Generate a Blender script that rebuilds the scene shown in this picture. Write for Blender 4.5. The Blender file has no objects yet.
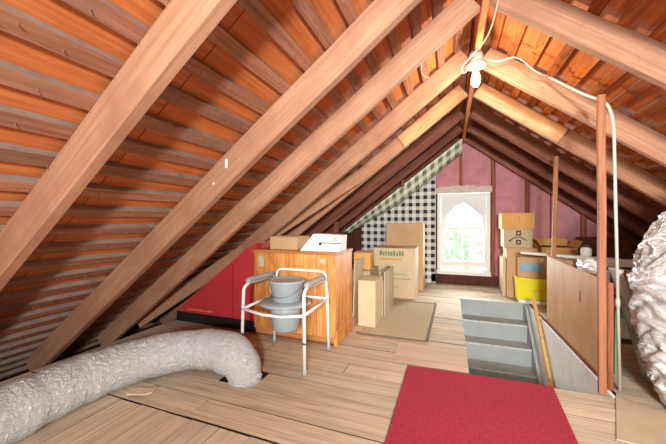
import bpy, bmesh, math, random
from mathutils import Vector, Matrix, noise
R = random.Random(7)
scene = bpy.context.scene
COL = scene.collection

# ------------------------------------------------------------------ camera, world, lights, exposure
CAM_H = 1.1
YAW, PITCH, FPX = math.radians(20.81), math.radians(-0.175), 309.0
cam_data = bpy.data.cameras.new('camera')
cam_data.sensor_width = 36.0
cam_data.lens = FPX / 666.0 * 36.0
cam_data.clip_start = 0.02
cam = bpy.data.objects.new('camera', cam_data)
cam.location = (0, 0, CAM_H)
cam.rotation_euler = (math.radians(90) + PITCH, 0, YAW)
COL.objects.link(cam)
scene.camera = cam

world = bpy.data.worlds.new('sky')
scene.world = world
world.use_nodes = True
wn = world.node_tree.nodes
wn['Background'].inputs['Color'].default_value = (0.93, 0.97, 1.0, 1)
wn['Background'].inputs['Strength'].default_value = 1.7

def lamp(name, kind, loc, energy, color=(1, 1, 1), rot=(0, 0, 0), **kw):
    d = bpy.data.lights.new(name, kind)
    d.energy = energy
    d.color = color
    for k, v in kw.items():
        setattr(d, k, v)
    o = bpy.data.objects.new(name, d)
    o.location = loc
    o.rotation_euler = rot
    COL.objects.link(o)
    return o

# photographer's bounced flash behind the camera, plus added fill lamps
lamp('flash_light', 'AREA', (0.62, -1.60, 1.42), 120, (0.95, 0.99, 1.0), (math.radians(92), 0, YAW * 0.9), shape='DISK', size=0.24)
fl = lamp('far_fill_spot', 'SPOT', (0.30, -1.40, 1.50), 540, (0.96, 0.99, 1.0), (0, 0, 0), spot_size=math.radians(62), spot_blend=0.9, shadow_soft_size=0.2)  # added fill spot that brightens the far end of the attic
fl.rotation_euler = (Vector((0.25, 5.8, 0.75)) - fl.location).to_track_quat('-Z', 'Y').to_euler()
lamp('rear_fill', 'AREA', (0.3, -2.3, 1.25), 16, (1.0, 0.98, 0.96), (math.radians(90), 0, 0), shape='RECTANGLE', size=2.2, size_y=1.4)  # added soft fill lamp, the rear gable is closed with no window
# daylight entering the gable window
lamp('window_daylight', 'AREA', (0.2, 6.15, 1.0), 100, (0.95, 0.98, 1.0), (math.radians(-90), 0, 0), shape='RECTANGLE', size=0.85, size_y=1.2)

vs = scene.view_settings
vs.view_transform = 'Standard'
vs.look = 'None'
vs.gamma = 1.0
vs.use_curve_mapping = False
vs.exposure = 0.42

# ------------------------------------------------------------------ materials
def srgb(r, g, b):
    f = lambda c: (c / 255 / 12.92) if c / 255 <= 0.04045 else ((c / 255 + 0.055) / 1.055) ** 2.4
    return (f(r), f(g), f(b), 1.0)

def newmat(name):
    m = bpy.data.materials.new(name)
    m.use_nodes = True
    nt = m.node_tree
    return m, nt, nt.nodes['Principled BSDF']

def ramp(nt, stops):
    n = nt.nodes.new('ShaderNodeValToRGB')
    e = n.color_ramp.elements
    while len(e) < len(stops):
        e.new(0.5)
    for i, (p, c) in enumerate(stops):
        e[i].position = p
        e[i].color = c
    return n

def coords(nt, scale, rnd=True):
    tc = nt.nodes.new('ShaderNodeTexCoord')
    mp = nt.nodes.new('ShaderNodeMapping')
    mp.inputs['Scale'].default_value = scale
    if rnd:
        oi = nt.nodes.new('ShaderNodeObjectInfo')
        mul = nt.nodes.new('ShaderNodeMath'); mul.operation = 'MULTIPLY'; mul.inputs[1].default_value = 37.0
        add = nt.nodes.new('ShaderNodeVectorMath'); add.operation = 'ADD'
        nt.links.new(oi.outputs['Random'], mul.inputs[0])
        nt.links.new(tc.outputs['Object'], add.inputs[0])
        nt.links.new(mul.outputs[0], add.inputs[1])
        nt.links.new(add.outputs[0], mp.inputs['Vector'])
    else:
        nt.links.new(tc.outputs['Object'], mp.inputs['Vector'])
    return mp

def noise_node(nt, mp, scale, detail=5, rough=0.6, dist=0.0):
    n = nt.nodes.new('ShaderNodeTexNoise')
    n.inputs['Scale'].default_value = scale
    n.inputs['Detail'].default_value = detail
    n.inputs['Roughness'].default_value = rough
    n.inputs['Distortion'].default_value = dist
    nt.links.new(mp.outputs[0], n.inputs['Vector'])
    return n

def wood(name, dark, mid, light, axis='x', rough=0.75, bump=0.25, var=0.25, blotch=None, blotch_amt=0.5, grain=14.0):
    m, nt, p = newmat(name)
    sc = {'x': (0.9, grain, grain), 'y': (grain, 0.9, grain), 'z': (grain, grain, 0.9)}[axis]
    mp = coords(nt, sc)
    n = noise_node(nt, mp, 2.2, 7, 0.62, 0.6)
    rp = ramp(nt, [(0.30, dark), (0.5, mid), (0.70, light)])
    nt.links.new(n.outputs['Fac'], rp.inputs['Fac'])
    out = rp.outputs['Color']
    if blotch is not None:
        mp2 = coords(nt, (2.2, 2.2, 2.2))
        n2 = noise_node(nt, mp2, 1.6, 4, 0.55)
        rp2 = ramp(nt, [(0.45, (0, 0, 0, 1)), (0.7, (blotch_amt,) * 3 + (1,))])
        nt.links.new(n2.outputs['Fac'], rp2.inputs['Fac'])
        mx = nt.nodes.new('ShaderNodeMix'); mx.data_type = 'RGBA'
        nt.links.new(rp2.outputs['Color'], mx.inputs['Factor'])
        nt.links.new(out, mx.inputs['A'])
        mx.inputs['B'].default_value = blotch
        out = mx.outputs['Result']
    oi = nt.nodes.new('ShaderNodeObjectInfo')
    mr = nt.nodes.new('ShaderNodeMapRange')
    mr.inputs['To Min'].default_value = 1 - var
    mr.inputs['To Max'].default_value = 1 + var * 0.6
    nt.links.new(oi.outputs['Random'], mr.inputs['Value'])
    hs = nt.nodes.new('ShaderNodeHueSaturation')
    nt.links.new(mr.outputs[0], hs.inputs['Value'])
    nt.links.new(out, hs.inputs['Color'])
    nt.links.new(hs.outputs['Color'], p.inputs['Base Color'])
    p.inputs['Roughness'].default_value = rough
    p.inputs['Specular IOR Level'].default_value = 0.25
    b = nt.nodes.new('ShaderNodeBump')
    b.inputs['Strength'].default_value = bump
    b.inputs['Distance'].default_value = 0.004
    nt.links.new(n.outputs['Fac'], b.inputs['Height'])
    nt.links.new(b.outputs[0], p.inputs['Normal'])
    return m

def plain(name, c, rough=0.6, metal=0.0, var=0.12, scale=9.0, bump=0.08, spec=0.3):
    m, nt, p = newmat(name)
    mp = coords(nt, (1, 1, 1))
    n = noise_node(nt, mp, scale, 5, 0.6)
    c2 = tuple(x * (1 - var * 1.6) for x in c[:3]) + (1,)
    c3 = tuple(min(1, x * (1 + var)) for x in c[:3]) + (1,)
    rp = ramp(nt, [(0.3, c2), (0.5, c), (0.7, c3)])
    nt.links.new(n.outputs['Fac'], rp.inputs['Fac'])
    nt.links.new(rp.outputs['Color'], p.inputs['Base Color'])
    p.inputs['Roughness'].default_value = rough
    p.inputs['Metallic'].default_value = metal
    p.inputs['Specular IOR Level'].default_value = spec
    if bump:
        b = nt.nodes.new('ShaderNodeBump')
        b.inputs['Strength'].default_value = bump
        b.inputs['Distance'].default_value = 0.01
        nt.links.new(n.outputs['Fac'], b.inputs['Height'])
        nt.links.new(b.outputs[0], p.inputs['Normal'])
    return m

def foil(name, c, rough, scale, bump, stretch=(1, 1, 1), metal=0.85):
    m, nt, p = newmat(name)
    mp = coords(nt, stretch, rnd=False)
    n = noise_node(nt, mp, scale, 6, 0.65, 0.8)
    p.inputs['Base Color'].default_value = c
    p.inputs['Metallic'].default_value = metal
    p.inputs['Roughness'].default_value = rough
    b = nt.nodes.new('ShaderNodeBump')
    b.inputs['Strength'].default_value = bump
    b.inputs['Distance'].default_value = 0.035
    nt.links.new(n.outputs['Fac'], b.inputs['Height'])
    nt.links.new(b.outputs[0], p.inputs['Normal'])
    return m

def gingham(name, pitch, dark, light, axes, tint=None):
    """woven check: dark squares where two bands cross, grey where one runs"""
    m, nt, p = newmat(name)
    tc = nt.nodes.new('ShaderNodeTexCoord')
    sep = nt.nodes.new('ShaderNodeSeparateXYZ')
    nt.links.new(tc.outputs['Object'], sep.inputs[0])
    bands = []
    for a in axes:
        d = nt.nodes.new('ShaderNodeMath'); d.operation = 'DIVIDE'; d.inputs[1].default_value = pitch
        f = nt.nodes.new('ShaderNodeMath'); f.operation = 'FRACT'
        g = nt.nodes.new('ShaderNodeMath'); g.operation = 'GREATER_THAN'; g.inputs[1].default_value = 0.5
        nt.links.new(sep.outputs[a], d.inputs[0]); nt.links.new(d.outputs[0], f.inputs[0]); nt.links.new(f.outputs[0], g.inputs[0])
        bands.append(g)
    ad = nt.nodes.new('ShaderNodeMath'); ad.operation = 'ADD'
    nt.links.new(bands[0].outputs[0], ad.inputs[0]); nt.links.new(bands[1].outputs[0], ad.inputs[1])
    hv = nt.nodes.new('ShaderNodeMath'); hv.operation = 'MULTIPLY'; hv.inputs[1].default_value = 0.5
    nt.links.new(ad.outputs[0], hv.inputs[0])
    mid = tuple(0.36 * d + 0.64 * l for d, l in zip(dark, light))
    if tint: mid = tint
    rp = ramp(nt, [(0.0, light), (0.5, mid), (1.0, dark)])
    rp.color_ramp.interpolation = 'CONSTANT'
    rp.color_ramp.elements[1].position = 0.4
    rp.color_ramp.elements[2].position = 0.9
    nt.links.new(hv.outputs[0], rp.inputs['Fac'])
    nt.links.new(rp.outputs['Color'], p.inputs['Base Color'])
    p.inputs['Roughness'].default_value = 0.8
    return m

M = {}
M['deck'] = wood('roof_deck_wood', srgb(170, 90, 44), srgb(196, 112, 60), srgb(212, 132, 78), 'y', 0.7, 0.3, 0.16, grain=22)
M['batten'] = wood('batten_wood', srgb(130, 80, 58), srgb(158, 106, 80), srgb(176, 126, 98), 'y', 0.8, 0.3, 0.22, srgb(124, 94, 80), 0.6, grain=26)
M['batten_r'] = wood('batten_wood_orange', srgb(140, 66, 24), srgb(184, 98, 40), srgb(210, 134, 66), 'y', 0.75, 0.3, 0.4, srgb(92, 72, 60), 0.55)
M['rafter'] = wood('rafter_wood', srgb(158, 112, 84), srgb(174, 128, 98), srgb(188, 144, 114), 'x', 0.75, 0.3, 0.12, srgb(154, 106, 84), 0.7, grain=26)
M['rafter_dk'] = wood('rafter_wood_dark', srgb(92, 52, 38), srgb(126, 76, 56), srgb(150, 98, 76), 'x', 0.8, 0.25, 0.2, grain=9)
M['sister'] = wood('sister_board_wood', srgb(190, 130, 84), srgb(214, 160, 112), srgb(230, 186, 142), 'x', 0.7, 0.2, 0.08, srgb(180, 116, 66), 0.5, grain=8)
M['dust'] = plain('grey_dust', srgb(146, 128, 116), 0.95, 0, 0.16, 12, 0.2, 0.1)
M['ridge'] = wood('ridge_wood', srgb(150, 84, 40), srgb(196, 118, 60), srgb(214, 146, 88), 'y', 0.75, 0.2, 0.1)
M['plank_x'] = wood('floor_plank_wood', srgb(168, 144, 116), srgb(204, 182, 152), srgb(222, 204, 178), 'x', 0.75, 0.3, 0.17, srgb(180, 166, 150), 0.6, grain=22)
M['plank_y'] = wood('floor_plank_wood_cross', srgb(168, 146, 120), srgb(206, 184, 156), srgb(222, 204, 180), 'y', 0.75, 0.3, 0.17, srgb(188, 172, 152), 0.6, grain=22)
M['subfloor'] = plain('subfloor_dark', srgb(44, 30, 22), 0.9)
M['backing'] = wood('gable_backing_wood', srgb(58, 32, 24), srgb(84, 50, 36), srgb(104, 64, 48), 'z', 0.85)
M['stud'] = wood('stud_wood', srgb(110, 62, 40), srgb(146, 88, 60), srgb(168, 110, 80), 'z', 0.8, 0.25, 0.2)
M['post'] = wood('post_wood', srgb(140, 86, 56), srgb(166, 108, 74), srgb(184, 130, 94), 'z', 0.7, 0.2, 0.1)
M['pink'] = plain('pink_insulation', srgb(198, 134, 138), 0.9, 0, 0.1, 6.0, 0.25)
M['gingham'] = gingham('gingham_paper', 0.13, srgb(22, 22, 24), srgb(226, 224, 216), (0, 2))
M['gingham_g'] = gingham('gingham_paper_green', 0.13, srgb(112, 124, 92), srgb(238, 240, 216), (0, 1))
M['header'] = plain('weathered_header', srgb(206, 192, 178), 0.9, 0, 0.12, 14, 0.2)
M['white'] = plain('white_paint', srgb(232, 230, 224), 0.5, 0, 0.04, 5, 0.03)
M['white_film'] = plain('white_window_board', srgb(226, 228, 230), 0.6, 0, 0.04, 5, 0.03)
M['plaster'] = plain('white_plaster', srgb(240, 240, 236), 0.8, 0, 0.05, 7, 0.06)
M['grey_paint'] = plain('grey_stair_paint', srgb(164, 170, 168), 0.55, 0, 0.06, 6, 0.05)
M['grey_tread'] = plain('grey_tread_paint', srgb(164, 166, 162), 0.55, 0, 0.1, 6, 0.05)
M['nosing'] = plain('worn_nosing_paint', srgb(196, 196, 190), 0.6, 0, 0.14, 20, 0.05)
M['rail'] = wood('handrail_wood', srgb(186, 138, 70), srgb(214, 168, 96), srgb(230, 192, 126), 'x', 0.5, 0.1, 0.05)
M['rug'] = plain('red_rug_pile', srgb(164, 52, 68), 0.95, 0, 0.16, 60, 0.5, 0.1)
M['mat'] = plain('tan_mat', srgb(184, 166, 134), 0.9, 0, 0.05, 40, 0.2, 0.1)
M['mat_edge'] = plain('mat_edge_binding', srgb(116, 100, 78), 0.9)
M['ply'] = wood('plywood', srgb(184, 158, 130), srgb(198, 172, 144), srgb(208, 184, 158), 'x', 0.75, 0.1, 0.05, grain=6)
M['panel'] = wood('panel_plywood', srgb(196, 148, 98), srgb(204, 158, 108), srgb(212, 168, 120), 'z', 0.6, 0.1, 0.05, srgb(190, 136, 86), 0.5, grain=5)
M['panel_edge'] = wood('panel_frame_wood', srgb(110, 56, 34), srgb(144, 78, 50), srgb(166, 98, 66), 'z', 0.7)
M['cedar'] = wood('cedar_board', srgb(186, 112, 52), srgb(218, 148, 78), srgb(236, 178, 110), 'z', 0.5, 0.12, 0.14, srgb(160, 84, 36), 0.55, grain=10)
M['cedar_top'] = wood('cedar_top_board', srgb(160, 98, 50), srgb(190, 126, 70), srgb(206, 148, 92), 'x', 0.5, 0.12, 0.08)
M['red'] = plain('red_box_print', srgb(194, 56, 62), 0.5, 0, 0.06, 3, 0.02)
M['red_side'] = plain('red_box_print_side', srgb(150, 28, 42), 0.5, 0, 0.06, 3, 0.02)
M['black'] = plain('black_print', srgb(34, 32, 32), 0.6)
M['gold'] = plain('gold_print', srgb(214, 148, 84), 0.5)
M['kraft'] = plain('kraft_card', srgb(196, 160, 120), 0.85, 0, 0.06, 4, 0.04, 0.15)
M['kraft2'] = plain('kraft_card_orange', srgb(212, 160, 92), 0.8, 0, 0.08, 5, 0.04, 0.15)
M['kraft3'] = plain('kraft_card_pale', srgb(206, 184, 146), 0.85, 0, 0.06, 4, 0.04, 0.15)
M['kraft_grey'] = plain('kraft_card_grey', srgb(190, 170, 140), 0.85, 0, 0.06, 4, 0.04, 0.15)
M['card_dark'] = plain('card_inside', srgb(120, 84, 56), 0.9)
M['green_print'] = plain('green_print', srgb(112, 138, 92), 0.8)
M['pale_print'] = plain('pale_print', srgb(196, 190, 160), 0.8)
M['dark_print'] = plain('dark_print', srgb(66, 62, 60), 0.8)
M['bluetape'] = plain('blue_label', srgb(136, 172, 190), 0.7)
M['yellow'] = plain('yellow_plastic', srgb(228, 214, 34), 0.45, 0, 0.06, 4, 0.02)
M['paper'] = plain('white_paper', srgb(238, 236, 230), 0.8, 0, 0.05, 6, 0.05)
M['tube'] = plain('white_enamel_tube', srgb(236, 234, 228), 0.35, 0, 0.03, 6, 0.0, 0.5)
M['rubber'] = plain('grey_rubber', srgb(166, 164, 160), 0.7)
M['grey_plastic'] = plain('grey_plastic', srgb(158, 166, 168), 0.45, 0, 0.04, 5, 0.02, 0.4)
M['wire'] = plain('wire_steel', srgb(120, 120, 120), 0.4, 0.7)
M['cable'] = plain('white_cable', srgb(190, 178, 160), 0.5, 0, 0.05, 20, 0.02)
M['conduit'] = plain('white_conduit', srgb(184, 180, 168), 0.4, 0, 0.05, 8, 0.02)
M['porcelain'] = plain('porcelain', srgb(196, 192, 182), 0.25, 0, 0.03, 8, 0.0, 0.5)
M['foil'] = foil('duct_foil', srgb(226, 230, 230), 0.27, 40, 0.9, (1, 1, 1), 0.3)
M['foil_wrap'] = foil('wrap_foil', srgb(238, 240, 240), 0.22, 11, 1.0, (1.0, 1.0, 2.6), 0.55)
M['bag'] = plain('white_plastic_bag', srgb(228, 230, 232), 0.3, 0, 0.06, 14, 0.5, 0.5)
M['brick'] = plain('chimney_brick', srgb(112, 66, 46), 0.9, 0, 0.3, 12, 0.4)
M['green_glass'] = plain('green_plastic', srgb(104, 140, 96), 0.3)
M['leaf'] = plain('pale_leaves', srgb(196, 212, 184), 0.8, 0, 0.08, 3, 0.2)
M['bark'] = plain('tree_bark', srgb(110, 90, 70), 0.9)

def glass_mat():
    m = bpy.data.materials.new('window_glass'); m.use_nodes = True
    nt = m.node_tree; nt.nodes.clear()
    o = nt.nodes.new('ShaderNodeOutputMaterial'); t = nt.nodes.new('ShaderNodeBsdfTransparent')
    g = nt.nodes.new('ShaderNodeBsdfGlossy'); g.inputs['Roughness'].default_value = 0.02
    f = nt.nodes.new('ShaderNodeFresnel'); f.inputs['IOR'].default_value = 1.45
    mx = nt.nodes.new('ShaderNodeMixShader')
    t.inputs['Color'].default_value = (0.96, 0.98, 0.97, 1)
    nt.links.new(f.outputs[0], mx.inputs[0]); nt.links.new(t.outputs[0], mx.inputs[1]); nt.links.new(g.outputs[0], mx.inputs[2])
    nt.links.new(mx.outputs[0], o.inputs[0])
    return m
M['glass'] = glass_mat()
def bulb_mat():
    m, nt, p = newmat('lit_bulb')
    p.inputs['Base Color'].default_value = (1, 0.95, 0.8, 1)
    p.inputs['Emission Color'].default_value = (1, 0.86, 0.56, 1)
    p.inputs['Emission Strength'].default_value = 5
    return m
M['bulb'] = bulb_mat()

# ------------------------------------------------------------------ geometry helpers
def obj(name, bm, mat, parent=None, smooth=False):
    me = bpy.data.meshes.new(name)
    bmesh.ops.recalc_face_normals(bm, faces=bm.faces)
    bm.to_mesh(me); bm.free()
    if smooth:
        for p in me.polygons: p.use_smooth = True
    for m in (mat if isinstance(mat, (list, tuple)) else [mat]):
        me.materials.append(M[m])
    o = bpy.data.objects.new(name, me)
    COL.objects.link(o)
    if parent: o.parent = parent
    return o

def tag(o, label, cat=None, group=None, kind=None):
    if label: o['label'] = label
    if cat: o['category'] = cat
    if group: o['group'] = group
    if kind: o['kind'] = kind
    return o

def thing(name, label, cat, loc=(0, 0, 0), rz=0.0, group=None, kind=None):
    o = bpy.data.objects.new(name, None)
    COL.objects.link(o)
    o.location = loc; o.rotation_euler = (0, 0, rz)
    o.empty_display_size = 0.1
    return tag(o, label, cat, group, kind)

def copy_tree(o, parent=None):
    c = o.copy(); COL.objects.link(c); c.parent = parent
    for ch in list(o.children): copy_tree(ch, c)
    return c

def add_box(bm, x0, x1, y0, y1, z0, z1, bev=0.0, mat=None):
    r = bmesh.ops.create_cube(bm, size=1.0, matrix=Matrix.Translation(((x0 + x1) / 2, (y0 + y1) / 2, (z0 + z1) / 2)) @ Matrix.Diagonal((abs(x1 - x0), abs(y1 - y0), abs(z1 - z0), 1)))
    vs_ = r['verts']
    if bev:
        es = list({e for v in vs_ for e in v.link_edges})
        bmesh.ops.bevel(bm, geom=es, offset=bev, segments=1, affect='EDGES', profile=0.5)
    return vs_

def B(name, x0, x1, y0, y1, z0, z1, mat, parent=None, bev=0.0):
    bm = bmesh.new(); add_box(bm, x0, x1, y0, y1, z0, z1, bev)
    return obj(name, bm, mat, parent)

def smooth_path(pts, n=8):
    pts = [Vector(p) for p in pts]
    if len(pts) < 3: return pts
    P = [pts[0] * 2 - pts[1]] + pts + [pts[-1] * 2 - pts[-2]]
    out = []
    for i in range(1, len(P) - 2):
        for k in range(n):
            t = k / n
            a, b, c, d = P[i - 1], P[i], P[i + 1], P[i + 2]
            out.append(0.5 * ((2 * b) + (c - a) * t + (2 * a - 5 * b + 4 * c - d) * t * t + (3 * b - a - 3 * c + d) * t ** 3))
    out.append(pts[-1])
    return out

def round_corners(pts, r, n=5):
    pts = [Vector(p) for p in pts]
    out = [pts[0]]
    for i in range(1, len(pts) - 1):
        a, b, c = pts[i - 1], pts[i], pts[i + 1]
        u, w = (a - b), (c - b)
        q = min(r, u.length * 0.49, w.length * 0.49)
        p0, p1 = b + u.normalized() * q, b + w.normalized() * q
        for k in range(n + 1):
            t = k / n
            out.append(p0 * (1 - t) ** 2 + b * 2 * t * (1 - t) + p1 * t * t)
    out.append(pts[-1])
    return out

def add_tube(bm, path, rad, sides=10, cap=True, jit=None):
    path = [Vector(p) for p in path]
    rings = []
    t0 = (path[1] - path[0]).normalized()
    up = Vector((0, 0, 1)) if abs(t0.z) < 0.9 else Vector((1, 0, 0))
    nrm = (up - t0 * up.dot(t0)).normalized()
    for i, p in enumerate(path):
        t = (path[min(i + 1, len(path) - 1)] - path[max(i - 1, 0)]).normalized()
        nrm = (nrm - t * nrm.dot(t)).normalized()
        bn = t.cross(nrm)
        r = rad(i / (len(path) - 1), i) if callable(rad) else rad
        ring = []
        for k in range(sides):
            a = 2 * math.pi * k / sides
            rr = r + (jit(i, k, p) if jit else 0)
            ring.append(bm.verts.new(p + nrm * math.cos(a) * rr + bn * math.sin(a) * rr))
        rings.append(ring)
    for i in range(len(rings) - 1):
        for k in range(sides):
            k2 = (k + 1) % sides
            bm.faces.new((rings[i][k], rings[i][k2], rings[i + 1][k2], rings[i + 1][k]))
    if cap:
        bm.faces.new(rings[0][::-1]); bm.faces.new(rings[-1])
    return rings

def T(name, path, rad, mat, parent=None, sides=10, jit=None):
    bm = bmesh.new(); add_tube(bm, path, rad, sides, True, jit)
    return obj(name, bm, mat, parent, True)

def lathe(bm, prof, sides=28, center=(0, 0), sx=1.0, sy=1.0):
    rings = []
    for r, z in prof:
        rings.append([bm.verts.new((center[0] + math.cos(2 * math.pi * k / sides) * r * sx, center[1] + math.sin(2 * math.pi * k / sides) * r * sy, z)) for k in range(sides)])
    for i in range(len(rings) - 1):
        for k in range(sides):
            k2 = (k + 1) % sides
            bm.faces.new((rings[i][k], rings[i][k2], rings[i + 1][k2], rings[i + 1][k]))
    bm.faces.new(rings[0][::-1]); bm.faces.new(rings[-1])

def prism(bm, poly, axis, a, b):
    """extrude a 2-D polygon between a and b along 'x','y' or 'z'"""
    f = {'x': lambda u, v, w: (w, u, v), 'y': lambda u, v, w: (u, w, v), 'z': lambda u, v, w: (u, v, w)}[axis]
    A = [bm.verts.new(f(u, v, a)) for u, v in poly]
    Bv = [bm.verts.new(f(u, v, b)) for u, v in poly]
    bm.faces.new(A); bm.faces.new(Bv[::-1])
    n = len(poly)
    for i in range(n):
        j = (i + 1) % n
        bm.faces.new((A[i], Bv[i], Bv[j], A[j]))

def hexa(bm, pts):
    """box from 8 points: bottom 4 then top 4"""
    v = [bm.verts.new(p) for p in pts]
    for f in ((0, 3, 2, 1), (4, 5, 6, 7), (0, 1, 5, 4), (1, 2, 6, 5), (2, 3, 7, 6), (3, 0, 4, 7)):
        bm.faces.new([v[i] for i in f])

def beam_bm(p0, p1, w, d, up, seed=0, segs=10, jitter=0.003, ch=0.005):
    """squared timber from p0 to p1 (centre of its lower face), w across, d along 'up'"""
    rr = random.Random(seed)
    p0, p1, up = Vector(p0), Vector(p1), Vector(up).normalized()
    t = (p1 - p0).normalized()
    up = (up - t * up.dot(t)).normalized()
    s = t.cross(up)
    bm = bmesh.new(); rings = []
    h = w / 2
    sec = [(-h, ch), (-h + ch, 0), (h - ch, 0), (h, ch), (h, d - ch), (h - ch, d), (-h + ch, d), (-h, d - ch)]
    for i in range(segs + 1):
        q = p0.lerp(p1, i / segs)
        ja, jb = rr.uniform(-jitter, jitter), rr.uniform(-jitter, jitter)
        rings.append([bm.verts.new(q + s * (a + ja) + up * (b + jb)) for a, b in sec])
    for i in range(segs):
        for k in range(8):
            k2 = (k + 1) % 8
            bm.faces.new((rings[i][k], rings[i][k2], rings[i + 1][k2], rings[i + 1][k]))
    bm.faces.new(rings[0][::-1]); bm.faces.new(rings[-1])
    return bm

# ------------------------------------------------------------------ roof
AL = math.radians(37.2)
RX, RZ = 0.2, 2.47
CA, SA, TA = math.cos(AL), math.sin(AL), math.tan(AL)
Y0, Y1 = -2.6, 5.90
RD = 0.165          # rafter depth
SLOPE = 4.85

def zroof(x):       # height of the rafter undersides
    return RZ - abs(x - RX) * TA

def roof_side(side):
    left = side == 'left'
    u = Vector((-CA if left else CA, 0, -SA))
    n = Vector((SA if left else -SA, 0, -CA))
    yv = n.cross(u)
    sg = 1 if left else -1                          # local y = sg * world y
    mw = Matrix(((u.x, yv.x, n.x, RX), (u.y, yv.y, n.y, 0), (u.z, yv.z, n.z, RZ), (0, 0, 0, 1)))
    bm = bmesh.new()
    ya, yb = sorted((Y0 * sg, Y1 * sg))
    add_box(bm, -0.14, SLOPE, ya, yb, -RD - 0.075, -RD - 0.05)
    o = obj('ceiling_' + side, bm, 'backing')
    o.matrix_world = mw
    tag(o, {'left': 'sloping left roof of orange boards, dark battens and tan rafters', 'right': 'sloping right roof of orange boards, battens and rafters behind the bare bulb'}[side], None, None, 'structure')
    # sheathing boards behind the battens
    y = Y0; k = 0
    while y < Y1 - 0.01:
        e = min(y + 1.22, Y1)
        a, b = sorted(((y + 0.002) * sg, (e - 0.002) * sg))
        B('sheathing_board', -0.10, SLOPE, a, b, -RD - 0.05, -RD - 0.034 + 0.002 * (k % 2), 'deck', o)
        y = e; k += 1
    # battens
    proto = None; me = None
    s = 0.012
    while s < SLOPE - 0.05:
        if me is None:
            bm = bmesh.new(); add_box(bm, 0, 0.066, ya, yb, -RD - 0.034, -RD, 0.002)
            yn = ya + 0.1
            while yn < yb - 0.1:                               # bent shingle nails poking through
                xs_, dx_, dy_ = R.uniform(0.012, 0.055), R.uniform(0.0, 0.016), R.uniform(-0.012, 0.012)
                add_tube(bm, [(xs_, yn, -RD - 0.004), (xs_ + dx_, yn + dy_, -RD + 0.016)], 0.0018, 4)
                yn += R.choice((0.05, 0.12, 0.16))
            c = obj('batten', bm, ['batten' if left else 'batten_r', 'dust'], o); me = c.data
            for pg in me.polygons:
                if pg.normal.x < -0.9: pg.material_index = 1      # dust lies on the upper edge
        else:
            c = bpy.data.objects.new('batten', me); COL.objects.link(c); c.parent = o
        c.location = (s + R.uniform(-0.005, 0.005), 0, 0)
        c.rotation_euler = (0, 0, R.uniform(-0.0015, 0.0015))
        s += 0.1695
    # rafters: y of the far lower edge
    far = [-1.5, -0.7, 0.05, 0.84, 1.63, 2.21, 2.95, 3.66, 4.38, 5.06, 5.72] if left else [-1.5, -0.7, 0.05, 0.80, 1.50, 2.19, 3.0, 3.70, 4.40, 5.08, 5.74]
    for i, yf in enumerate(far):
        w = 0.055 + R.uniform(0, 0.006)
        yc = (yf - w / 2) * sg
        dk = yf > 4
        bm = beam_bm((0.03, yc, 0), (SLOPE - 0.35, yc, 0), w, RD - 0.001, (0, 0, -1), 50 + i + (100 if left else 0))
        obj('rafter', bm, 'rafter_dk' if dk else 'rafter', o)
    # short sister boards near the ridge
    yf = 3.60 if left else 3.64
    obj('sister_board', beam_bm((0.05, (yf - 0.02) * sg, 0.012), (0.86 if left else 0.98, (yf - 0.02) * sg, 0.012), 0.03, 0.155, (0, 0, -1), 9), 'sister', o)
    if left:
        # skewed brace running down across the rafters
        obj('brace', beam_bm((1.30, 3.64, 0.004), (4.14, 2.36, 0.004), 0.045, 0.15, (0, 0, -1), 11), 'rafter', o)
    return o, sg
roofL, _ = roof_side('left')
roofR, _ = roof_side('right')

def to_local(o, name, bm, mat):
    c = obj(name, bm, mat)
    c.parent = o
    c.matrix_parent_inverse = o.matrix_world.inverted()
    return c
to_local(roofL, 'ridge_board', beam_bm((RX, Y0, RZ - 0.03), (RX, Y1 - 0.08, RZ - 0.03), 0.045, 0.26, (0, 0, 1), 3, 14, 0.002), 'ridge')
# short studs under the left rafters and a slanting strut on the right
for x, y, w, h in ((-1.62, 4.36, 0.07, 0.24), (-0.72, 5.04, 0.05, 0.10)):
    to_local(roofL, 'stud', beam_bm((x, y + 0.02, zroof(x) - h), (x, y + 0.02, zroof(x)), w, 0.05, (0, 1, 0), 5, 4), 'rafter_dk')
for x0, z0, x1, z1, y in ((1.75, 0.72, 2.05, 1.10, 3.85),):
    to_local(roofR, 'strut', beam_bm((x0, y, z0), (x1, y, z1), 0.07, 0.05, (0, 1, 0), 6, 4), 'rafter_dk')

for x, y, z, w, h in ((-1.31, 1.569, 1.46, 0.022, 0.06), (-1.41, 1.569, 1.34, 0.02, 0.014)):
    bm = bmesh.new(); add_box(bm, x - w / 2, x + w / 2, y, y + 0.006, z - h / 2, z + h / 2, 0.002); to_local(roofL, 'paint_mark', bm, 'paper')

# ------------------------------------------------------------------ floor with stairwell
WX0, WX1, WY0, WY1 = 0.13, 0.97, 2.42, 4.75     # stairwell opening
HX0, HX1, HY0, HY1 = -1.50, -1.225, 1.712, 1.928  # duct hole
FX0, FX1 = -2.88, 3.28
bm = bmesh.new()
for r in ((FX0, FX1, Y0, HY0), (FX0, HX0, HY0, HY1), (HX1, FX1, HY0, HY1), (FX0, FX1, HY1, WY0), (FX0, WX0, WY0, WY1), (WX1, FX1, WY0, WY1), (FX0, FX1, WY1, Y1)):
    add_box(bm, r[0], r[1], r[2], r[3], -0.16, -0.027)
add_box(bm, -3.9, 4.3, Y0, WY0, -0.34, -0.30); add_box(bm, -3.9, WX0 - 0.03, WY0, WY1, -0.34, -0.30); add_box(bm, WX1 + 0.03, 4.3, WY0, WY1, -0.34, -0.30); add_box(bm, -3.9, 4.3, WY1, Y1, -0.34, -0.30)
floor = tag(obj('floor', bm, 'subfloor'), 'worn plank floor of the attic around the stairwell', None, None, 'structure')

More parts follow.
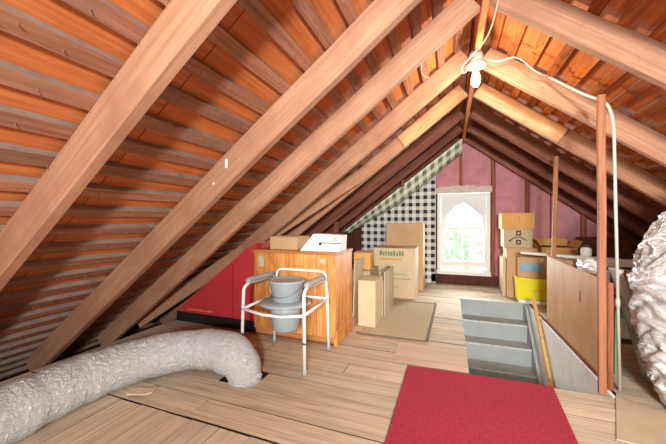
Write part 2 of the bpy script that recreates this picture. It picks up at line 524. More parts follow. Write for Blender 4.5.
def plank(x0, x1, y0, y1, mat):
    g = 0.0006 + R.uniform(0, 0.0016)
    dz = R.uniform(-0.003, 0.0)
    bm = bmesh.new()
    j = lambda: R.uniform(-0.0025, 0.0025)
    a = [(x0 + g, y0 + g + j()), (x1 - g, y0 + g + j()), (x1 - g, y1 - g + j()), (x0 + g, y1 - g + j())]
    t = [dz + R.uniform(-0.002, 0.0) for _ in range(4)]
    cx, cy = (x0 + x1) / 2, (y0 + y1) / 2
    hexa(bm, [(p[0] - cx, p[1] - cy, -0.026) for p in a] + [(p[0] - cx, p[1] - cy, q) for p, q in zip(a, t)])
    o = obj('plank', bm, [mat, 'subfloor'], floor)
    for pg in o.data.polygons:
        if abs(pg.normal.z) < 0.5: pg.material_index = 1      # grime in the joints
    o.location = (cx, cy, 0)
    return o

rows = [1.335, 1.52, 1.71, 1.93, 2.12, 2.27, 2.42, 2.60, 2.79, 2.97, 3.16, 3.34, 3.53, 3.71, 3.89, 4.06, 4.24, 4.41, 4.58, 4.75, 4.93, 5.11, 5.29, 5.47, 5.65, 5.83]
for i in range(len(rows) - 1):
    a, b = rows[i], rows[i + 1]
    spans = [(FX0, WX0), (WX1 + 0.02, FX1)] if (a >= WY0 - 0.01 and b <= WY1 + 0.01) else [(FX0, FX1)]
    if abs(a - 1.71) < 0.01: spans = [(FX0, HX0), (HX1, FX1)]
    for x0, x1 in spans:
        cuts = [x0]
        while cuts[-1] < x1 - 2.0:
            cuts.append(cuts[-1] + R.uniform(0.9, 2.2))
        if x1 - cuts[-1] < 0.3 and len(cuts) > 1: cuts.pop()
        cuts.append(x1)
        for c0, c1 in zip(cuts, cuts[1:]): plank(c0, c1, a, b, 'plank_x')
x = FX0
while x < FX1 - 0.05:
    w = R.uniform(0.17, 0.215)
    e = min(x + w, FX1)
    c = R.uniform(-1.2, 0.6)
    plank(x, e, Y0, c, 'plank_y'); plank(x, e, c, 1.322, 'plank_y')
    x = e

# stairwell walls
B2 = -2.6
tag(B('wall_stairwell_right', WX1 - 0.02, WX1 - 0.001, WY0, WY1 + 0.6, B2, 0.0, 'plaster'), 'white plaster wall down the right of the stairwell', None, None, 'structure')
tag(B('wall_stairwell_left', WX0 - 0.02, WX0, WY0 - 0.02, WY1 + 0.6, B2, -0.03, 'plaster'), 'plaster wall down the left of the stairwell', None, None, 'structure')
tag(B('wall_stairwell_front', WX0, WX1, WY0 - 0.02, WY0, B2, -0.03, 'plaster'), 'plaster wall at the near end of the stairwell', None, None, 'structure')
tag(B('floor_stairwell', WX0 - 0.02, WX1 + 0.02, WY0 - 0.02, WY1 + 0.6, B2 - 0.05, B2, 'grey_paint'), 'floor at the foot of the stairwell', None, None, 'structure')
# stairs
st = thing('staircase', 'grey painted wooden stairs going down through the floor opening', 'stairs', (0, 0, 0))
RISE, RUN, STX = 0.215, 0.225, 0.905
SY = WY1 - 0.022
NST = 9
for k in range(NST):
    yr = SY - RUN * k
    zt = -RISE * k
    rs = B('riser', WX0 + 0.003, STX, yr, yr + 0.02, zt - RISE, zt - 0.022 if k else zt - 0.001, 'grey_paint', st)
    zt -= RISE
    if k < NST - 1:
        tr = B('tread', WX0 + 0.003, STX, yr - RUN - 0.012, yr, zt - 0.022, zt, 'grey_tread', st)
        B('nosing', WX0 + 0.003, STX, yr - RUN - 0.017, yr - RUN - 0.0125, zt - 0.02, zt + 0.001, 'nosing', tr)
B('edge_trim', WX0, STX, WY1 - 0.024, WY1 + 0.03, 0.0005, 0.008, 'nosing', st)
bm = bmesh.new()
L = RUN * 8
prism(bm, [(WY1 + 0.02, 0.0), (WY1 - 0.10, 0.0), (WY1 - L, -RISE * 8 + 0.10), (WY1 - L, -RISE * 8 - 0.25), (WY1 + 0.02, -0.35)], 'x', STX + 0.002, STX + 0.04)
obj('stringer', bm, 'grey_paint', st)
hr = thing('handrail', 'light wooden handrail sloping down beside the grey stairs', 'handrail', (0, 0, 0))
pa, pb = Vector((0.925, 4.30, 0.16)), Vector((0.925, 3.1, -1.02))
obj('rail', beam_bm(pa, pb, 0.032, 0.05, (0, 0, 1), 4, 8, 0.001), 'rail', hr)
for f in (0.25, 0.75):
    q = pa.lerp(pb, f)
    B('bracket', q.x, WX1 - 0.02, q.y - 0.012, q.y + 0.012, q.z - 0.012, q.z + 0.014, 'wire', hr)

# ------------------------------------------------------------------ gable walls
GY = 5.83
bm = bmesh.new()
WX, WXe, WZ, WZe = -0.22, 0.63, 0.20, 1.60       # window opening
def gz(x): return zroof(x) + (RD + 0.045) / CA
for xa, xb in ((-3.9, WX), (WXe, 4.3)):
    if xa < RX < xb: pass
    prism(bm, [(xa, -0.35), (xb, -0.35), (xb, max(gz(xb), -0.3)), (xa, max(gz(xa), -0.3))], 'y', GY + 0.04, GY + 0.10)
prism(bm, [(WX, -0.15), (WXe, -0.15), (WXe, WZ), (WX, WZ)], 'y', GY + 0.04, GY + 0.10)
prism(bm, [(WX, WZe), (WXe, WZe), (WXe, gz(WXe)), (RX, gz(RX)), (WX, gz(WX))], 'y', GY + 0.04, GY + 0.10)
wb = tag(obj('wall_back', bm, 'backing'), 'gable wall at the far end with pink panels between studs', None, None, 'structure')
bm = bmesh.new()
prism(bm, [(-3.9, -0.4), (4.3, -0.4), (4.3, -0.35), (RX, gz(RX)), (-3.9, -0.35)], 'y', Y0 - 0.06, Y0)
tag(obj('wall_front', bm, 'plaster'), 'gable wall behind the camera', None, None, 'structure')
def stud(xc, z0, z1, w=0.06, mat='stud'):
    obj('stud', beam_bm((xc, GY + 0.02, z0), (xc, GY + 0.02, z1), w, 0.05, (0, -1, 0), int(xc * 100) + 400, 5, 0.003), mat, wb)
studs = [-0.27, 0.675, 1.17, 1.52, 1.92, 2.35]
for xs in studs: stud(xs, 0, zroof(xs) + 0.08)
stud(0.17, 1.70, zroof(0.17) + 0.02, 0.045)
def pink(xa, xb, z0=0.0, lo=None):
    bm = bmesh.new()
    nx = 6; grid = []
    for i in range(nx + 1):
        xx_ = xa + (xb - xa) * i / nx
        zt = min(gz(xx_), zroof(xx_) + 0.12)
        col_ = []
        for j in range(9):
            zz = z0 + (zt - z0) * j / 8
            bul = 0.022 * math.sin(math.pi * i / nx) ** 0.5 * (0.6 + 0.6 * noise.noise(Vector((xx_ * 4, zz * 4, 1.3))))
            col_.append(bm.verts.new((xx_, GY + 0.03 - bul, zz)))
        grid.append(col_)
    for i in range(nx):
        for j in range(8):
            bm.faces.new((grid[i][j], grid[i + 1][j], grid[i + 1][j + 1], grid[i][j + 1]))
    obj('insulation_panel', bm, 'pink', wb, True)
for xa, xb in ((0.71, 1.14), (1.20, 1.49), (1.55, 1.89), (1.95, 2.32)): pink(xa, xb)
pink(-0.24, 0.147, 1.70); pink(0.193, 0.64, 1.70)
# torn paper strip over the window
bm = bmesh.new()
n = 16
top = [(-0.25 + 0.90 * i / n, 1.68 + 0.035 * noise.noise(Vector((i * 0.7, 2.2, 0))) + 0.03 * math.sin(i / n * 3.1)) for i in range(n + 1)]
prism(bm, [(-0.25, 1.585), (0.65, 1.585)] + top[::-1], 'y', GY - 0.05, GY - 0.035)
obj('header_board', bm, 'header', wb)
B('sill_board', -0.32, 0.74, GY - 0.06, GY + 0.02, 0.02, 0.17, 'backing', wb, 0.004)

# window
win = tag(bpy.data.objects.new('window_1', None), 'white gable window with a pointed arch upper sash and clear panes', None, None, 'structure')
COL.objects.link(win); win.location = (0, GY, 0)
yA, yB = -0.03, 0.05
F_ = lambda nm, x0, x1, z0, z1, ya=yA, yb=yB, m='white': B(nm, x0, x1, ya, yb, z0, z1, m, win, 0.003)
F_('jamb', WX + 0.002, WX + 0.06, WZ, WZe - 0.02); F_('jamb', WXe - 0.06, WXe - 0.002, WZ, WZe - 0.02)
F_('head', WX + 0.061, WXe - 0.061, WZe - 0.07, WZe - 0.02)
F_('sill', WX - 0.01, WXe + 0.004, WZ - 0.03, WZ + 0.035, -0.075, 0.05)
F_('bottom_rail', WX + 0.061, WXe - 0.061, WZ + 0.10, WZ + 0.20, 0.0, 0.035)
F_('bottom_stop', WX + 0.061, WXe - 0.061, WZ + 0.036, WZ + 0.055, -0.01, 0.035)
F_('stile', WX + 0.061, WX + 0.10, WZ + 0.201, 0.955, 0.0, 0.035); F_('stile', WXe - 0.10, WXe - 0.061, WZ + 0.201, 0.955, 0.0, 0.035)
F_('meeting_rail', WX + 0.061, WXe - 0.061, 0.956, 0.99, 0.0, 0.04)
F_('muntin', 0.193, 0.213, WZ + 0.201, 0.955, 0.005, 0.03)
F_('muntin', 0.193, 0.213, 0.991, 1.40, 0.01, 0.035)
# arch board: two halves round a pointed opening
for s in (-1, 1):
    bm = bmesh.new()
    cx = 0.205; hw = 0.363
    arch = [(cx + s * 0.30, 0.991), (cx + s * 0.30, 1.15), (cx + s * 0.255, 1.215), (cx + s * 0.16, 1.305), (cx + s * 0.06, 1.385), (cx, 1.42)]
    outer = [(cx, 1.529), (cx + s * hw, 1.529), (cx + s * hw, 0.991)]
    for k, (q, w) in enumerate((([arch[0], arch[1], outer[2]], 0), ([arch[1], arch[2], (cx + s * hw, 1.215), outer[2]], 0), ([arch[2], arch[3], (cx + s * hw, 1.305), (cx + s * hw, 1.215)], 0), ([arch[3], arch[4], (cx + s * hw, 1.385), (cx + s * hw, 1.305)], 0), ([arch[4], arch[5], outer[0], outer[1], (cx + s * hw, 1.385)], 0))):
        prism(bm, q, 'y', 0.008, 0.03)
    obj('arch_board', bm, 'white_film', win)
for nm, x0, x1, z0, z1 in (('pane', WX + 0.10, 0.193, WZ + 0.2, 0.956), ('pane', 0.213, WXe - 0.10, WZ + 0.2, 0.956), ('pane', WX + 0.10, 0.193, 0.99, 1.42), ('pane', 0.213, WXe - 0.10, 0.99, 1.42), ('pane', WX + 0.061, WXe - 0.061, WZ + 0.055, WZ + 0.10)):
    B(nm, x0, x1, 0.032, 0.036, z0, z1, 'glass', win)

# gingham papered panel left of the window and the sloping papered strip above it
bm = bmesh.new()
prism(bm, [(-1.60, 0.0), (-0.245, 0.0), (-0.245, zroof(-0.245) + 0.04), (-1.60, zroof(-1.60) + 0.04)], 'y', GY - 0.06, GY - 0.04)
tag(obj('papered_panel', bm, 'gingham', wb), 'black and white gingham papered panel')
bm = bmesh.new()
n = 26; a_, b_ = [], []
for i in range(n + 1):
    f = i / n
    xu = RX - 0.02 - f * 2.05
    zu = zroof(xu) + 0.01
    sag = 0.20 + 0.10 * math.sin(f * math.pi * 1.05) ** 2 - 0.13 * f
    a_.append((xu, 5.50, zu - 0.012)); b_.append((xu + 0.02, GY - 0.075, zu - sag))
G = []
for pa_, pb_ in zip(a_, b_):
    G.append([bm.verts.new(Vector(pa_).lerp(Vector(pb_), t) + Vector((0, 0, -0.02 * math.sin(t * math.pi)))) for t in (0, 0.25, 0.5, 0.75, 1)])
for i in range(n):
    for j in range(4):
        bm.faces.new((G[i][j], G[i + 1][j], G[i + 1][j + 1], G[i][j + 1]))
ext = bmesh.ops.extrude_face_region(bm, geom=list(bm.faces))
for v in ext['geom']:
    if isinstance(v, bmesh.types.BMVert): v.co.z += 0.008
tag(obj('wallpaper_strip', bm, 'gingham_g', None, True), 'green and cream gingham paper strip sagging along the left roof slope', 'wallpaper')

# chimney in the far right corner
bm = bmesh.new(); add_box(bm, 1.78, 2.22, 5.15, 5.70, 0.0, 0.86, 0.005)
ch = tag(obj('chimney', bm, 'brick'), 'dark brick chimney stub under the far right roof slope', 'chimney')
for r in range(11):
    for c in range(2):
        x0 = 1.785 + c * 0.212 + (0.1 if r % 2 else 0)
        x1 = min(x0 + 0.2, 2.215)
        if x1 - x0 > 0.03: B('brick', x0, x1, 5.142, 5.15, 0.012 + r * 0.077, 0.078 + r * 0.077, 'brick', ch)

# ------------------------------------------------------------------ trees outside the window
def tree(name, x, y, z0, r, h, label, seed):
    t = thing(name, label, 'tree', (x, y, z0), 0, 'trees outside the window')
    T('trunk', [(0, 0, 0), (0.1, 0, h * 0.5), (0, 0.1, h)], 0.14, 'bark', t, 8)
    rr = random.Random(seed)
    bm = bmesh.new()
    for k in range(420):
        v = Vector((rr.gauss(0, 1), rr.gauss(0, 1), rr.gauss(0, 1))).normalized() * r * rr.uniform(0.55, 1.0)
        c = v + Vector((0, 0, h))
        a = Vector((rr.gauss(0, 1), rr.gauss(0, 1), rr.gauss(0, 1))).normalized(); b = a.orthogonal().normalized()
        s = rr.uniform(0.12, 0.24)
        q = [bm.verts.new(c + a * s), bm.verts.new(c + b * s * 0.6), bm.verts.new(c - a * s), bm.verts.new(c - b * s * 0.6)]
        bm.faces.new(q)
    obj('foliage', bm, 'leaf', t)['kind'] = 'stuff'
tree('leafy_tree', -0.6, 11.5, -6.0, 1.45, 6.0, 'pale green leafy tree on the left in the window view', 1)
tree('leafy_tree', 2.75, 14.0, -6.0, 1.85, 6.3, 'pale green leafy tree on the right in the window view', 2)

# ------------------------------------------------------------------ bulb, cable, conduit
bl = thing('light_fixture', 'bare lit bulb in a white porcelain holder under the ridge', 'lamp', (0.19, 2.74, 2.42))
bm = bmesh.new(); lathe(bm, [(0.05, 0.03), (0.055, -0.005), (0.05, -0.03), (0.043, -0.04)], 20); obj('socket_base', bm, 'porcelain', bl, True)
bm = bmesh.new(); lathe(bm, [(0.04, -0.041), (0.072, -0.058), (0.078, -0.078), (0.06, -0.088), (0.03, -0.090)], 24); obj('socket_collar', bm, 'porcelain', bl, True)
bm = bmesh.new(); lathe(bm, [(0.018, -0.091), (0.02, -0.115), (0.031, -0.15), (0.036, -0.18), (0.031, -0.212), (0.017, -0.232), (0.004, -0.236)], 20); obj('bulb', bm, 'bulb', bl, True)
lamp('bulb_light', 'POINT', (0.19, 2.70, 2.12), 20, (1.0, 0.86, 0.66), shadow_soft_size=0.05)

def XZ(x, z, y): return (x, y, z)
cab = smooth_path([(0.25, 0.4, 2.40), (0.255, 1.2, 2.40), (0.26, 1.9, 2.395), (0.255, 2.25, 2.39), (0.22, 2.40, 2.36), (0.14, 2.58, 2.35), (0.08, 2.62, 2.30), (0.10, 2.65, 2.27), (0.135, 2.70, 2.33)], 6)
tag(T('power_cable', cab, 0.006, 'cable', None, 8), 'white power cable looping down the ridge to the bulb', 'cable')
cab2 = smooth_path([(0.247, 2.74, 2.40), (0.34, 2.74, 2.36), (0.45, 2.74, 2.37), (0.51, 2.74, 2.34), (0.57, 2.74, 2.27), (0.63, 2.75, 2.22), (0.70, 2.795, 2.205)], 6)
tag(T('conduit_lead', cab2, 0.0055, 'cable', None, 8), 'short white cable arching from the bulb to the conduit', 'cable')
CP = round_corners([(0.705, 2.80, 2.20), (0.875, 2.66, 1.99), (0.955, 2.51, 1.87), (0.985, 2.51, 1.74), (1.02, 2.51, 0.012)], 0.09, 6)
co = tag(T('conduit_pipe', CP, 0.009, 'conduit', None, 10), 'white conduit pipe bending down vertically to the floor beside the post', 'pipe')
T('coupling', [(1.009, 2.51, 0.55), (1.008, 2.51, 0.60)], 0.0125, 'conduit', co, 10)
lb = thing('cable_loop', 'small white cord loop hanging from the second rafter left of the bulb', 'cord', (0, 0, 0))
T('cord', smooth_path([(-0.18, 2.16, 2.165), (-0.185, 2.19, 2.12), (-0.165, 2.21, 2.09), (-0.14, 2.20, 2.075)], 5), 0.004, 'cable', lb, 6)

# posts
p = tag(obj('support_post', beam_bm((0.905, 2.43, 0.0), (0.895, 2.43, 1.90), 0.040, 0.035, (0, 1, 0), 21, 8, 0.002), 'post'), 'tan wooden post beside the stairwell, in front of the white conduit', 'post')
p = tag(obj('support_post', beam_bm((1.05, 4.02, 0.0), (1.075, 3.98, zroof(1.075) - 0.005), 0.036, 0.05, (0, 1, 0), 22, 8, 0.002), 'post'), 'thin reddish wooden post at the far end of the plywood panel', 'post')

# plywood guard panel
gp = thing('stair_guard', 'brown plywood panel standing on edge along the stairwell', 'guard', (0, 0, 0))
bm = bmesh.new()
hexa(bm, [(0.985, 2.53, 0.004), (0.995, 2.53, 0.004), (0.995, 3.98, 0.004), (0.985, 3.98, 0.004), (0.985, 2.53, 0.69), (0.995, 2.53, 0.69), (0.995, 3.98, 0.72), (0.985, 3.98, 0.72)])
obj('sheet', bm, 'panel', gp)
B('end_stile', 0.955, 0.984, 2.50, 2.54, 0.004, 0.70, 'panel_edge', gp, 0.002)
B('bottom_strip', 0.974, 0.9845, 2.545, 3.98, 0.002, 0.02, 'panel_edge', gp)
B('slot', 0.9835, 0.9848, 3.05, 3.066, 0.44, 0.53, 'dark_print', gp)

# ------------------------------------------------------------------ rug, mat, boards on the floor
def sheet(name, corners, h, mat, nx=20, ny=20, amp=0.003, z=0.003, seed=0.0, freq=3.0):
    bm = bmesh.new()
    c = [Vector(q) for q in corners]
    top = []
    for i in range(nx + 1):
        r_ = []
        for j in range(ny + 1):
            u, v = i / nx, j / ny
            q = c[0] * (1 - u) * (1 - v) + c[1] * u * (1 - v) + c[2] * u * v + c[3] * (1 - u) * v
            w = amp * (noise.noise(Vector((q.x * freq, q.y * freq, seed))) + 1) if amp else 0
            r_.append(bm.verts.new((q.x, q.y, z + h + w)))
        top.append(r_)
    for i in range(nx):
        for j in range(ny):
            bm.faces.new((top[i][j], top[i + 1][j], top[i + 1][j + 1], top[i][j + 1]))
    e = bmesh.ops.extrude_face_region(bm, geom=list(bm.faces))
    for v in e['geom']:
        if isinstance(v, bmesh.types.BMVert): v.co.z = z
    return obj(name, bm, mat, None, False)
tag(sheet('area_rug', [(-0.30, 0.75, 0), (0.50, 0.75, 0), (0.63, 2.41, 0), (-0.30, 2.37, 0)], 0.009, 'rug', 24, 40, 0.004, 0.001), 'flat red carpet runner on the floor before the stairwell', 'rug')
mt = thing('floor_mat', 'tan rectangular floor mat with brown edge beside the cardboard boxes', 'mat', (0, 0, 0))
o = sheet('mat_pile', [(-0.84, 2.93, 0), (-0.235, 2.955, 0), (-0.205, 4.28, 0), (-0.84, 4.26, 0)], 0.006, 'mat', 10, 14, 0.001, 0.001); o.parent = mt
for (xa, ya, xb, yb) in ((-0.86, 2.905, -0.20, 2.93), (-0.20, 2.93, -0.18, 4.31), (-0.18, 4.31, -0.86, 4.29)):
    d = (Vector((xb, yb, 0)) - Vector((xa, ya, 0)))
    obj('edge_binding', beam_bm((xa, ya, 0.001), (xb, yb, 0.001), 0.028, 0.008, (0, 0, 1), 2, 4, 0.0005, 0.002), 'mat_edge', mt)
tag(sheet('plywood_patch', [(-0.42, 2.43, 0), (0.125, 2.44, 0), (0.125, 2.86, 0), (-0.44, 2.84, 0)], 0.003, 'ply', 2, 2, 0, 0.0005), 'pale plywood patch between the red rug and the tan mat', 'board')
tag(sheet('paper_sheet', [(0.78, 1.95, 0), (1.2, 1.9, 0), (1.17, 2.30, 0), (0.98, 2.46, 0)], 0.003, 'kraft_grey', 8, 8, 0.003, 0.001), 'grey cardboard sheet on the floor at the foot of the conduit', 'cardboard')

# ------------------------------------------------------------------ flexible foil duct
P_ = [(-1.90, -0.4, 0.142), (-1.98, 0.3, 0.142), (-2.03, 0.72, 0.142), (-2.07, 1.02, 0.142), (-2.07, 1.28, 0.142), (-1.99, 1.54, 0.145), (-1.79, 1.735, 0.16), (-1.55, 1.80, 0.165), (-1.395, 1.80, 0.115), (-1.345, 1.80, 0.02), (-1.345, 1.80, -0.12)]
path = smooth_path(P_, 26)
NP = len(path)
def duct_r(t, i):
    base = 0.138 if t < 0.75 else 0.138 - (t - 0.75) / 0.25 * 0.034
    return base + 0.002 * math.sin(i * 1.7) * (0.5 + 0.5 * noise.noise(Vector((t * 60, 0, 0))))
def duct_j(i, k, p):
    return 0.009 * noise.noise(p * 9) + 0.006 * noise.noise(p * 24)
dc = thing('flexible_duct', 'silver foil flexible duct snaking across the floor into a hole', 'duct', (-1.6, 1.3, 0))
o = T('sleeve', [q - Vector((-1.6, 1.3, 0)) for q in path], duct_r, 'foil', dc, 36, duct_j)
bm = bmesh.new()
add_tube(bm, [Vector((-1.345 + 1.6, 1.80 - 1.3, 0.004)) + Vector((math.cos(a) * 0.105, math.sin(a) * 0.095, 0.012 + 0.008 * math.sin(a * 5))) for a in [2 * math.pi * k / 40 for k in range(41)]], 0.016, 8, True, lambda i, k, p: 0.007 * noise.noise(p * 40))
obj('end_crimp', bm, 'foil', dc, True)
# splintered board lying by the duct
bm = beam_bm((-1.90, 1.37, 0.004), (-1.76, 1.43, 0.02), 0.07, 0.012, (0, 0, 1), 8, 4, 0.006, 0.002)
tag(obj('wood_splinter', bm, 'plank_x'), 'short broken board lying against the silver duct', 'board')

# ------------------------------------------------------------------ commode chair
cc = thing('commode_chair', 'white tubular commode chair with grey armrests, seat and pail', 'chair', (-1.235, 2.20, 0))
FX, FY, BY = 0.258, -0.225, 0.245
for s in (-1, 1):
    lg = T('leg', round_corners([(s * (FX + 0.012), FY, 0.03), (s * FX, FY + 0.01, 0.585), (s * (FX - 0.004), FY + 0.075, 0.616), (s * (FX - 0.01), BY - 0.012, 0.60)], 0.05), 0.0125, 'tube', cc, 12)
    T('rubber_foot', [(s * (FX + 0.012), FY, 0.001), (s * (FX + 0.012), FY, 0.045)], 0.0165, 'rubber', lg, 12)
    T('adjuster', [(s * (FX + 0.008), FY + 0.004, 0.22), (s * (FX + 0.008), FY + 0.004, 0.235)], 0.0145, 'wire', lg, 10)
    lg = T('leg', [(s * (FX + 0.008), BY, 0.03), (s * (FX - 0.006), BY, 0.50)], 0.0125, 'tube', cc, 12)
    T('rubber_foot', [(s * (FX + 0.008), BY, 0.001), (s * (FX + 0.008), BY, 0.045)], 0.0165, 'rubber', lg, 12)
    T('armrest', smooth_path([(s * (FX - 0.003), FY + 0.05, 0.626), (s * (FX - 0.004), FY + 0.12, 0.634), (s * (FX - 0.007), 0.10, 0.632), (s * (FX - 0.009), 0.19, 0.626)], 4), lambda t, i: 0.025 if 0.03 < t < 0.97 else 0.017, 'rubber', cc, 10)
    T('side_rail', [(s * (FX + 0.002), FY, 0.425), (s * (FX - 0.004), BY, 0.435)], 0.011, 'tube', cc, 10)
T('back_rail', round_corners([(-FX + 0.006, BY, 0.46), (-FX + 0.02, BY, 0.668), (FX - 0.02, BY, 0.668), (FX - 0.006, BY, 0.46)], 0.055), 0.0125, 'tube', cc, 12)
T('front_rail', [(-FX - 0.003, FY, 0.425), (-0.08, FY - 0.005, 0.40), (0.08, FY - 0.005, 0.40), (FX + 0.003, FY, 0.425)], 0.011, 'tube', cc, 10)
T('rear_rail', [(-FX, BY, 0.44), (FX, BY, 0.44)], 0.011, 'tube', cc, 10)
bm = bmesh.new(); lathe(bm, [(0.10, 0.437), (0.185, 0.437), (0.198, 0.446), (0.198, 0.456), (0.185, 0.465), (0.10, 0.467)], 36, (0, -0.02), 1.05, 1.0)
obj('seat', bm, 'grey_plastic', cc, True)
bm = bmesh.new(); lathe(bm, [(0.095, 0.235), (0.108, 0.25), (0.122, 0.40), (0.126, 0.436)], 32, (0, -0.02)); obj('lower_pail', bm, 'grey_plastic', cc, True)
pl = thing('pail', 'grey plastic lidded pail resting on the commode seat', 'pail', (-1.22, 2.175, 0.468))
bm = bmesh.new(); lathe(bm, [(0.106, 0.0), (0.112, 0.006), (0.136, 0.145), (0.141, 0.15), (0.141, 0.156)], 36); obj('bucket', bm, 'grey_plastic', pl, True)
bm = bmesh.new(); lathe(bm, [(0.144, 0.148), (0.147, 0.152), (0.147, 0.164), (0.138, 0.17), (0.126, 0.164), (0.120, 0.16), (0.03, 0.163)], 36); obj('lid', bm, 'grey_plastic', pl, True)
T('wire_handle', smooth_path([(-0.147, 0, 0.14), (-0.12, -0.09, 0.09), (-0.03, -0.137, 0.052), (0.06, -0.128, 0.056), (0.125, -0.08, 0.095), (0.147, 0, 0.14)], 6), 0.0028, 'wire', pl, 6)

# ------------------------------------------------------------------ cedar chest, red carton
def carton(name, label, x0, x1, y0, y1, z0, z1, mat='kraft', rz=0.0, flap='seam', group=None, lid='kraft'):
    """corrugated carton: four walls, bottom and two closed top flaps with a tape seam"""
    w, d, h = x1 - x0, y1 - y0, z1 - z0
    t = thing(name, label, 'box', ((x0 + x1) / 2, (y0 + y1) / 2, z0), rz, group)
    bm = bmesh.new(); add_box(bm, -w / 2, w / 2, -d / 2, d / 2, 0, h - 0.006, 0.004); obj('body', bm, mat, t)
    if flap == 'seam':
        B('flap', -w / 2, w / 2, -d / 2, -0.002, h - 0.006, h, mat, t); B('flap', -w / 2, w / 2, 0.002, d / 2, h - 0.006, h, mat, t)
        B('tape', -w / 2 - 0.001, w / 2 + 0.001, -0.03, 0.03, h, h + 0.001, 'kraft3', t)
    elif flap == 'open':
        for s in (-1, 1):
            bm = bmesh.new(); sx = s * w / 2
            hexa(bm, [(sx, -d / 2, h - 0.006), (sx + s * 0.004, -d / 2, h - 0.006), (sx + s * 0.004, d / 2, h - 0.006), (sx, d / 2, h - 0.006), (sx + s * 0.05, -d / 2, h + 0.09), (sx + s * 0.054, -d / 2, h + 0.09), (sx + s * 0.054, d / 2, h + 0.09), (sx + s * 0.05, d / 2, h + 0.09)])
            obj('flap', bm, mat, t)
        bm = bmesh.new(); hexa(bm, [(-w / 2, d / 2 - 0.004, h - 0.006), (w / 2, d / 2 - 0.004, h - 0.006), (w / 2, d / 2, h - 0.006), (-w / 2, d / 2, h - 0.006), (-w / 2, d / 2 + 0.03, h + 0.1), (w / 2, d / 2 + 0.03, h + 0.1), (w / 2, d / 2 + 0.034, h + 0.1), (-w / 2, d / 2 + 0.034, h + 0.1)]); obj('flap', bm, mat, t)
        B('opening', -w / 2 + 0.006, w / 2 - 0.006, -d / 2 + 0.006, d / 2 - 0.006, h - 0.006, h - 0.004, 'card_dark', t)
    return t

cx0, cx1, cy0, cy1, cz = -1.78, -0.94, 2.53, 3.02, 0.825
cs = thing('cedar_chest', 'knotty cedar wood cabinet standing behind the commode chair', 'cabinet', ((cx0 + cx1) / 2, (cy0 + cy1) / 2, 0))
hw, hd = (cx1 - cx0) / 2, (cy1 - cy0) / 2
B('carcass', -hw + 0.012, hw - 0.012, -hd + 0.014, hd, 0.02, cz - 0.025, 'cedar_top', cs)
edges = [-hw, -hw + 0.07, -hw + 0.22, -hw + 0.38, -hw + 0.53, -hw + 0.66, hw - 0.075, hw]
for a, b in zip(edges, edges[1:]):
    fr = B('front_board', a + 0.0015, b - 0.0015, -hd, -hd + 0.013, 0.07, cz - 0.026, 'cedar', cs, 0.002)
for a, b in ((-hd, -hd + 0.16), (-hd + 0.16, -hd + 0.33), (-hd + 0.33, hd)):
    B('side_board', hw - 0.011, hw, a + 0.001 + (0.013 if a == -hd else 0), b - 0.001, 0.13, cz - 0.026, 'cedar', cs, 0.002)
B('plinth', hw - 0.011, hw + 0.012, -hd, hd, 0.0, 0.128, 'cedar', cs, 0.003)
B('plinth', -hw, hw - 0.012, -hd + 0.02, -hd + 0.03, 0.0, 0.068, 'panel_edge', cs)
B('top', -hw - 0.01, hw + 0.01, -hd - 0.01, hd, cz - 0.025, cz, 'cedar_top', cs, 0.004)
B('label', -hw + 0.05, -hw + 0.11, -hd - 0.0015, -hd, cz - 0.16, cz - 0.06, 'pale_print', cs)
B('label', hw - 0.15, hw - 0.09, -hd - 0.0015, -hd, cz - 0.10, cz - 0.065, 'pale_print', cs)
B('keyhole_plate', 0.02, 0.075, -hd - 0.003, -hd, cz - 0.30, cz - 0.25, 'black', cs)

rb = thing('red_carton', 'large glossy red carton with a black bottom band under the rafters', 'box', (-2.35, 2.58, 0), 0.0)
bm = bmesh.new(); prism(bm, [(-0.46, 0.11), (0.555, 0.11), (0.555, 0.88), (0.45, 0.83), (-0.46, 0.135)], 'y', 0, 0.40); obj('body', bm, 'red', rb)
B('band', -0.48, 0.555, 0.0, 0.40, 0.002, 0.109, 'black', rb)
B('corner_fold', 0.27, 0.276, -0.002, 0.0, 0.112, 0.66, 'red_side', rb)
for k in range(13):
    B('print_mark', -0.33 + k * 0.026, -0.33 + k * 0.026 + R.choice((0.012, 0.016, 0.019)), -0.002, 0.0, 0.136, 0.136 + R.choice((0.012, 0.018)), 'gold', rb)

# things on the chest
carton('cardboard_box', 'tan cardboard box on the cedar cabinet against the rafters', -1.66, -1.36, 2.62, 2.90, cz, cz + 0.125, 'kraft')
gb = thing('game_box', 'white flat box tilted on top of the cedar cabinet', 'box', (-1.09, 2.64, cz))
bm = bmesh.new(); hexa(bm, [(-0.22, -0.06, 0.0), (0.16, -0.04, 0.0), (0.16, 0.16, 0.0), (-0.22, 0.16, 0.0), (-0.11, 0.0, 0.155), (0.165, 0.0, 0.145), (0.165, 0.17, 0.145), (-0.11, 0.17, 0.155)]); obj('box', bm, 'paper', gb)
B('lid_line', -0.02, 0.168, -0.045, -0.015, 0.072, 0.079, 'dark_print', gb)
B('latch', -0.03, -0.012, -0.058, -0.03, 0.055, 0.08, 'dark_print', gb)
B('print_panel', 0.09, 0.14, -0.018, -0.008, 0.09, 0.13, 'pale_print', gb)

